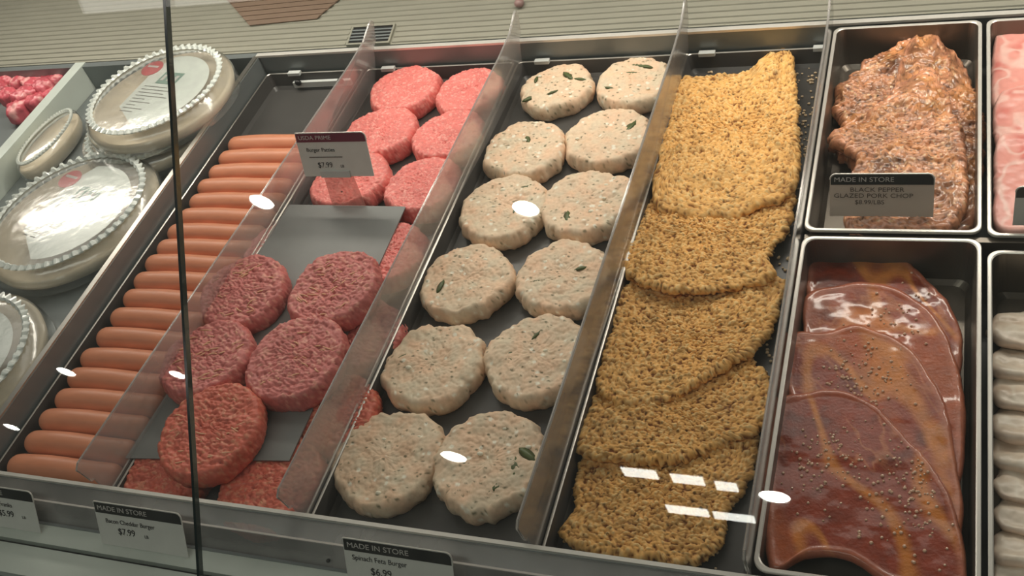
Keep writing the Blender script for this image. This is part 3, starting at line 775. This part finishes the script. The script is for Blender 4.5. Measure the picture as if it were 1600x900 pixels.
pork('peppered_chop', 'peppered pork chop in front, partly behind its price tag', 'pork chop', [(1302, 212), (1340, 190), (1400, 140), (1450, 98), (1476, 130), (1502, 220), (1510, 310), (1480, 360), (1400, 364), (1330, 360), (1322, 290), (1338, 245)], -.010, .014, 721, 'pepper', GP, (0, -.03), .006, nt=400, nr=90, mat=M_pepper, er=.0035)
GR = 'raw pink pork chops'
pork('raw_pork_chop', 'raw pink pork chop farthest back in the right edge pan', 'pork chop', [(1553, 60), (1565, 38), (1590, 42), (1650, 60), (1660, 140), (1600, 190), (1556, 170), (1548, 120)], -.020, .014, 801, 'raw', GR, (0, 0), .003, 220, 50, M_raw)
pork('raw_pork_chop', 'raw pink pork chop in the middle of the right edge pan', 'pork chop', [(1552, 165), (1580, 135), (1640, 130), (1670, 200), (1640, 300), (1570, 290), (1556, 230)], -.016, .013, 811, 'raw', GR, (0, 0), .003, 220, 50, M_raw)
pork('raw_pork_chop', 'raw pink pork chop nearest the front in the right edge pan', 'pork chop', [(1558, 215), (1600, 205), (1660, 220), (1670, 330), (1620, 360), (1556, 352), (1553, 290)], -.010, .013, 821, 'raw', GR, (0, 0), .003, 220, 50, M_raw)
FO = ['farthest back', 'second from the back', 'third from the back', 'fourth from the back', 'in the middle', 'fourth from the front', 'third from the front', 'second from the front', 'nearest the front']
for i in range(9):
    y = 480 + i * 48
    pork('pale_fillet', 'pale cream raw fillet fold ' + FO[i] + ' at the right edge', 'fillet', [(1549, y + 26 + 5 * math.sin(i * 3)), (1562, y + 4 + 6 * math.sin(i * 4.1)), (1600, y - 8 - 6 * math.sin(i * 5.3)), (1650, y - 12), (1690, y + 10), (1695, y + 60), (1640, y + 74), (1570, y + 66), (1550, y + 50)], -.030 + .0018 * i, .012, 900 + 7 * i, 'fillet', 'pale folded fillets', (-.02 + .05 * math.sin(i * 2.1), -.34), .0065, 160, 30, M_raw, er=.001)

# ------------------------------------------------------------------ price tags
def text(body, size, mat, parent, x, z, M, align='LEFT', sx=1.0, name='lettering'):
    cu = bpy.data.curves.new('t', 'FONT'); cu.body = body; cu.size = size; cu.align_x = align; cu.extrude = .00008
    o = bpy.data.objects.new('t', cu); C.objects.link(o)
    bpy.context.view_layer.update(); dg = bpy.context.evaluated_depsgraph_get()
    me = bpy.data.meshes.new_from_object(o.evaluated_get(dg)); bpy.data.objects.remove(o); bpy.data.curves.remove(cu)
    me.name = name
    me.transform(M @ Matrix.Translation((x, z, .0012)) @ Matrix.Diagonal((sx, 1, 1, 1)))
    me.transform(Matrix.Translation(-parent.location))
    me.materials.clear(); return link(name, me, mat, parent)


def price_tag(label, bx, by, bz, wd, ht, deg, hdr, hmat, lines, rl=False, rot=0.0, hh=.0125, holder=True, group='price tags', cardmat=None):
    """card whose bottom centre is (bx,by,bz), leaning back at deg from horizontal"""
    t = thing('price_tag', label, 'price tag', (bx, by, bz), group)
    M = Matrix.Translation((bx, by, bz)) @ Matrix.Rotation(rot, 4, 'Z') @ Matrix.Rotation(math.radians(deg), 4, 'X')
    r = .006; w2 = wd / 2
    def top(w2, h0, h1, rr, lr):
        pts = [(-w2, h0), (w2, h0)]
        pts += [(w2 - rr + rr * math.cos(a), h1 - rr + rr * math.sin(a)) for a in np.linspace(0, math.pi / 2, 6)]
        pts += [(-w2 + lr + lr * math.cos(a), h1 - lr + lr * math.sin(a)) for a in np.linspace(math.pi / 2, math.pi, 6)]
        return pts
    lr = r if rl else .0015
    MB().prism(top(w2, 0, ht, r, lr), 0, .0008, M).build('card', cardmat or M_card, t)
    MB().prism(top(w2 - .0008, ht - hh, ht - .0008, r - .0005, max(lr - .0005, .0008)), .0008, .0011, M).build('header_band', hmat, t)
    # bright top edge of the plastic sleeve
    e = [M @ Vector((a, b, .0004)) for a, b in top(w2, ht - hh, ht, r, lr)[1:]]
    MB().tube([tuple(q) for q in e], .0007, 6).build('sleeve_edge', M_rim, t)
    if hdr: text(hdr, hh * .62, M_inkwhite, t, -w2 + .004, ht - hh * .72, M, sx=1.15, name='header_lettering')
    for body, size, x, z, sx, mt in lines: text(body, size, mt, t, x, z, M, sx=sx)
    if holder: MB().box(-w2 * .6, w2 * .6, -.004, .002, -.002, .0, M).build('holder_clip', M_white, t)
    return t


# front ledge tags
B = at(222, 862, -.03)
price_tag('made in store price tag lettered Bacon Cheddar Burger, beside the glass joint', at(228, 858, -.031)[0], .3560, -.0305, .112, .050, 60, 'MADE IN STORE', M_hdr,
          [('Bacon Cheddar Burger', .0072, -.044, .0270, .95, M_ink), ('$7.99', .0105, -.030, .0150, .95, M_ink), ('LB', .005, .004, .0150, 1, M_ink)])
price_tag('made in store price tag cut by the left edge, below the hot dogs', at(20, 822, -.031)[0] - .012, .3560, -.0305, .112, .050, 60, 'MADE IN STORE', M_hdr,
          [('Franks', .0075, .004, .0270, .95, M_ink), ('$5.99', .0105, .0, .0150, .95, M_ink), ('LB', .005, .034, .0150, 1, M_ink)])
price_tag('made in store price tag below the pale patties, cut by the bottom edge', at(625, 935, -.031)[0] + .0, .3560, -.0305, .112, .050, 60, 'MADE IN STORE', M_hdr,
          [('Spinach Feta Burger', .0075, -.048, .0285, .95, M_ink), ('$6.99', .0105, -.030, .0150, .95, M_ink)])
# maroon tag on its clear stem
sb = at(545, 322, -.0275); t71 = math.radians(71)
cb_ = (sb[0] - .003, sb[1] + .043 * math.cos(t71), sb[2] + .043 * math.sin(t71))
pt = price_tag('maroon headed price tag lettered Burger Patties standing over the beef patties', cb_[0], cb_[1], cb_[2], .104, .060, 71, 'USDA PRIME', M_maroon,
               [('Burger Patties', .0075, -.040, .0345, 1, M_ink), ('$7.99', .0105, -.028, .0125, .95, M_ink), ('LB', .005, .006, .0125, 1, M_ink)], holder=False)
M71 = Matrix.Translation(cb_) @ Matrix.Rotation(t71, 4, 'X')
MB().box(-.026, .018, -.001, .008, .0012, .003, M71).build('holder_clip', M_white, pt)
MB().box(-.038, .012, .0262, .0275, .0011, .0013, M71).build('print_line', M_inkfade, pt)
MB().prism([(-.022, -.0425), (.028, -.0425), (.020, .002), (-.024, .002)], -.0012, .0, M71).build('clear_stem', clear_mat('pinkish_clear_stem', (.95, .86, .84), 1, .15, .30, srgb(222, 170, 160)), pt)
MB().ball(M71 @ Vector((-.002, -.022, .0006)), .0011, .0011, .0011, 8, 5).build('stem_rivet', M_black, pt)
# peppered chop tag
tb = at(1376, 338, -.002)
price_tag('made in store price tag lettered Black Pepper Glazed Pork Chop, on the peppered chops', tb[0], tb[1], tb[2], .102, .046, 64, 'MADE IN STORE', M_hdr,
          [('BLACK PEPPER', .0066, -.031, .0270, 1.25, M_inkfade), ('GLAZED PORK CHOP', .0066, -.047, .0205, 1.22, M_inkfade), ('$8.99/LBS', .0066, -.026, .0135, 1.1, M_inkfade)], rl=True, holder=False, hh=.0115,
          cardmat=pmat('warm_pale_card', srgb(206, 190, 176), .35, 0, .04))
tb = at(1640, 352, -.002)
price_tag('dark headed price tag cut by the right edge, on the raw pink chops', tb[0], tb[1], tb[2], .066, .046, 82, '', M_hdr, [], rl=True, holder=False, hh=.0125)

# ------------------------------------------------------------------ packages in the left well
def lathe(prof, cx, cy, n=72, sy=1.0):
    return [[(cx + r * math.cos(2 * math.pi * i / n), cy + sy * r * math.sin(2 * math.pi * i / n), z) for i in range(n)] for r, z in prof]


def package(label, cx, cy, zb, R, sy=1.0, deco=True, group='round film-lidded packages', ht=.040):
    t = thing('round_package', label, 'food package', (cx, cy, zb), group)
    k = R / .135
    MB().loft(lathe([(.02, zb + .001), (.118 * k, zb + .001), (.131 * k, zb + .010), (.134 * k, zb + .022), (.128 * k, zb + .025), (.120 * k, zb + .018), (.01, zb + .017)], cx, cy, 72, sy), True, True, True).build('pie_plate', M_crust, t, True)
    MB().loft(lathe([(.139 * k, zb + .004), (.1385 * k, zb + .014), (.134 * k, zb + .030), (.122 * k, zb + ht - .002), (.112 * k, zb + ht), (.06 * k, zb + ht + .002), (.004, zb + ht + .003)], cx, cy, 72, sy), True, False, True).build('clear_lid', M_film, t, True)
    n = 220; L = [[], [], [], []]
    for i in range(n):
        a = 2 * math.pi * i / n; s = (1 if (i // 2) % 2 else -1)
        for q, (r, z) in enumerate(((.1135 + .0006 * s, ht + .0012), (.1165, ht + .0046 + .0010 * s), (.1235 + .0022 * s, ht + .0026 + .0012 * s), (.122, ht - .0005))):
            L[q].append((cx + r * k * math.cos(a), cy + sy * r * k * math.sin(a), zb + z))
    MB().loft(L + [L[0]]).build('crimped_edge', M_crimp, t)
    if deco:
        e = Matrix.Translation((cx, cy, zb + ht - .0030)) @ Matrix.Rotation(math.radians(deco), 4, 'Z')
        pts = [(.098 * k * math.cos(a), .098 * k * math.sin(a)) for a in np.linspace(-1.3, 1.9, 26)] + [(-.05 * k, .055 * k), (-.045 * k, -.05 * k)]
        MB().prism(pts, 0, .0005, e).build('paper_label', M_label, t)
        MB().prism([(-.058 * k + .019 * math.cos(a), .056 * k + .019 * math.sin(a)) for a in np.linspace(0, 2 * math.pi, 24, endpoint=False)], .0006, .0012, e).build('red_sticker', M_red, t)
        MB().box(-.072 * k, -.046 * k, .058 * k, .063 * k, .0012, .0015, e).build('sticker_print', M_inkwhite, t)
        MB().box(-.018 * k, .028 * k, .018 * k, .050 * k, .0006, .0010, e).build('teal_print', M_green, t)
        tl = MB()
        for q in range(3): tl.box(-.013 * k + .013 * q, -.006 * k + .013 * q, .026 * k, .042 * k, .0010, .0013, e)
        tl.build('teal_print_mark', M_inkwhite, t)
        pl = MB()
        for q in range(9):
            ww = (.055, .07, .06, .075, .03, .05, .022, .045, .03)[q]
            pl.box(-.035 * k, (-.035 + ww) * k, (.008 - .0085 * q) * k, (.0095 - .0085 * q) * k, .0006, .0009, e)
        pl.build('print_lines', M_inkfade, t)
    return t


zp = -.045
MB().box(-1.377, -1.024, YF + .004, 1.19, -.0735, zp - .001).build('package_deck', M_wall, case)
package('clear round pie package with white crimped edge and red sticker, second from the front', -1.168, .832, zp, .1345, 1, -14)
package('clear round pie package with red sticker, farthest back, on top of another', -1.126, 1.063, -.008, .1215, 1, -10)
package('clear round pie package lying underneath the farthest one', -1.150, 1.045, zp, .118, 1, False, ht=.034)
package('clear round pie package at the left edge, nearest the front', -1.175, .545, zp, .1330, 1, 20)
package('small oval film package beside the left divider rail, farther back', -1.338, 1.005, zp, .0330, 2.3, False, 'small oval packages', .034)
package('small oval film package beside the left divider rail, nearer', -1.338, .715, zp, .0330, 2.3, False, 'small oval packages', .034)

# red meat pieces in the far left well
MB().box(FX, -1.402, 0.41, 1.19, -.0735, -.046).build('left_deck', M_wall, case)
rnd = random.Random(3)
PLC = ['at its far end', 'touching the divider rail', 'with pale fat', 'on top of the pile', 'in the middle of the pile', 'at the left edge of the frame', 'low on the near side', 'behind the top piece', 'near the ribbed panel', 'at its near left corner', 'lying flat in front', 'between two darker pieces', 'darkest of the pile', 'smallest of the pile']
MCH = [(25, 120), (52, 105), (80, 118), (62, 128), (36, 138), (8, 142), (22, 158), (50, 150), (72, 140), (10, 118), (78, 105), (45, 122), (-10, 130), (90, 100)]
for i, (px, py) in enumerate(MCH):
    z = -.012 + (.008 if 2 < i < 6 else 0); p = at(px, py, z)
    c, th, R = circle(p[0], p[1], rnd.uniform(.022, .032), 70, 50 + i, .35, rnd.uniform(.7, 1.1)) 
    def disp(P, rho, s=i): return .007 * fbm(P / .018, 60 + s, 3) - .006 * rho ** 2, None
    base = np.array(srgb(206, 92, 104)) * rnd.uniform(.8, 1.1)
    def colf(P, rho, d, aux, s=i):
        n = sm(.05, .4, fbm(P / .012, 80 + s, 3))[:, None]; return base + (np.array(srgb(240, 170, 168)) - base) * n
    me = slab('meat_piece', M_raw, c, th, R, flat(z), .030, 20, .010, disp, colf, 0, i, 7)
    o = link('meat_piece', me, M_raw); tag(o, 'raw red meat piece in the far left pile, ' + PLC[i], 'meat', 'red meat pieces at the far left')
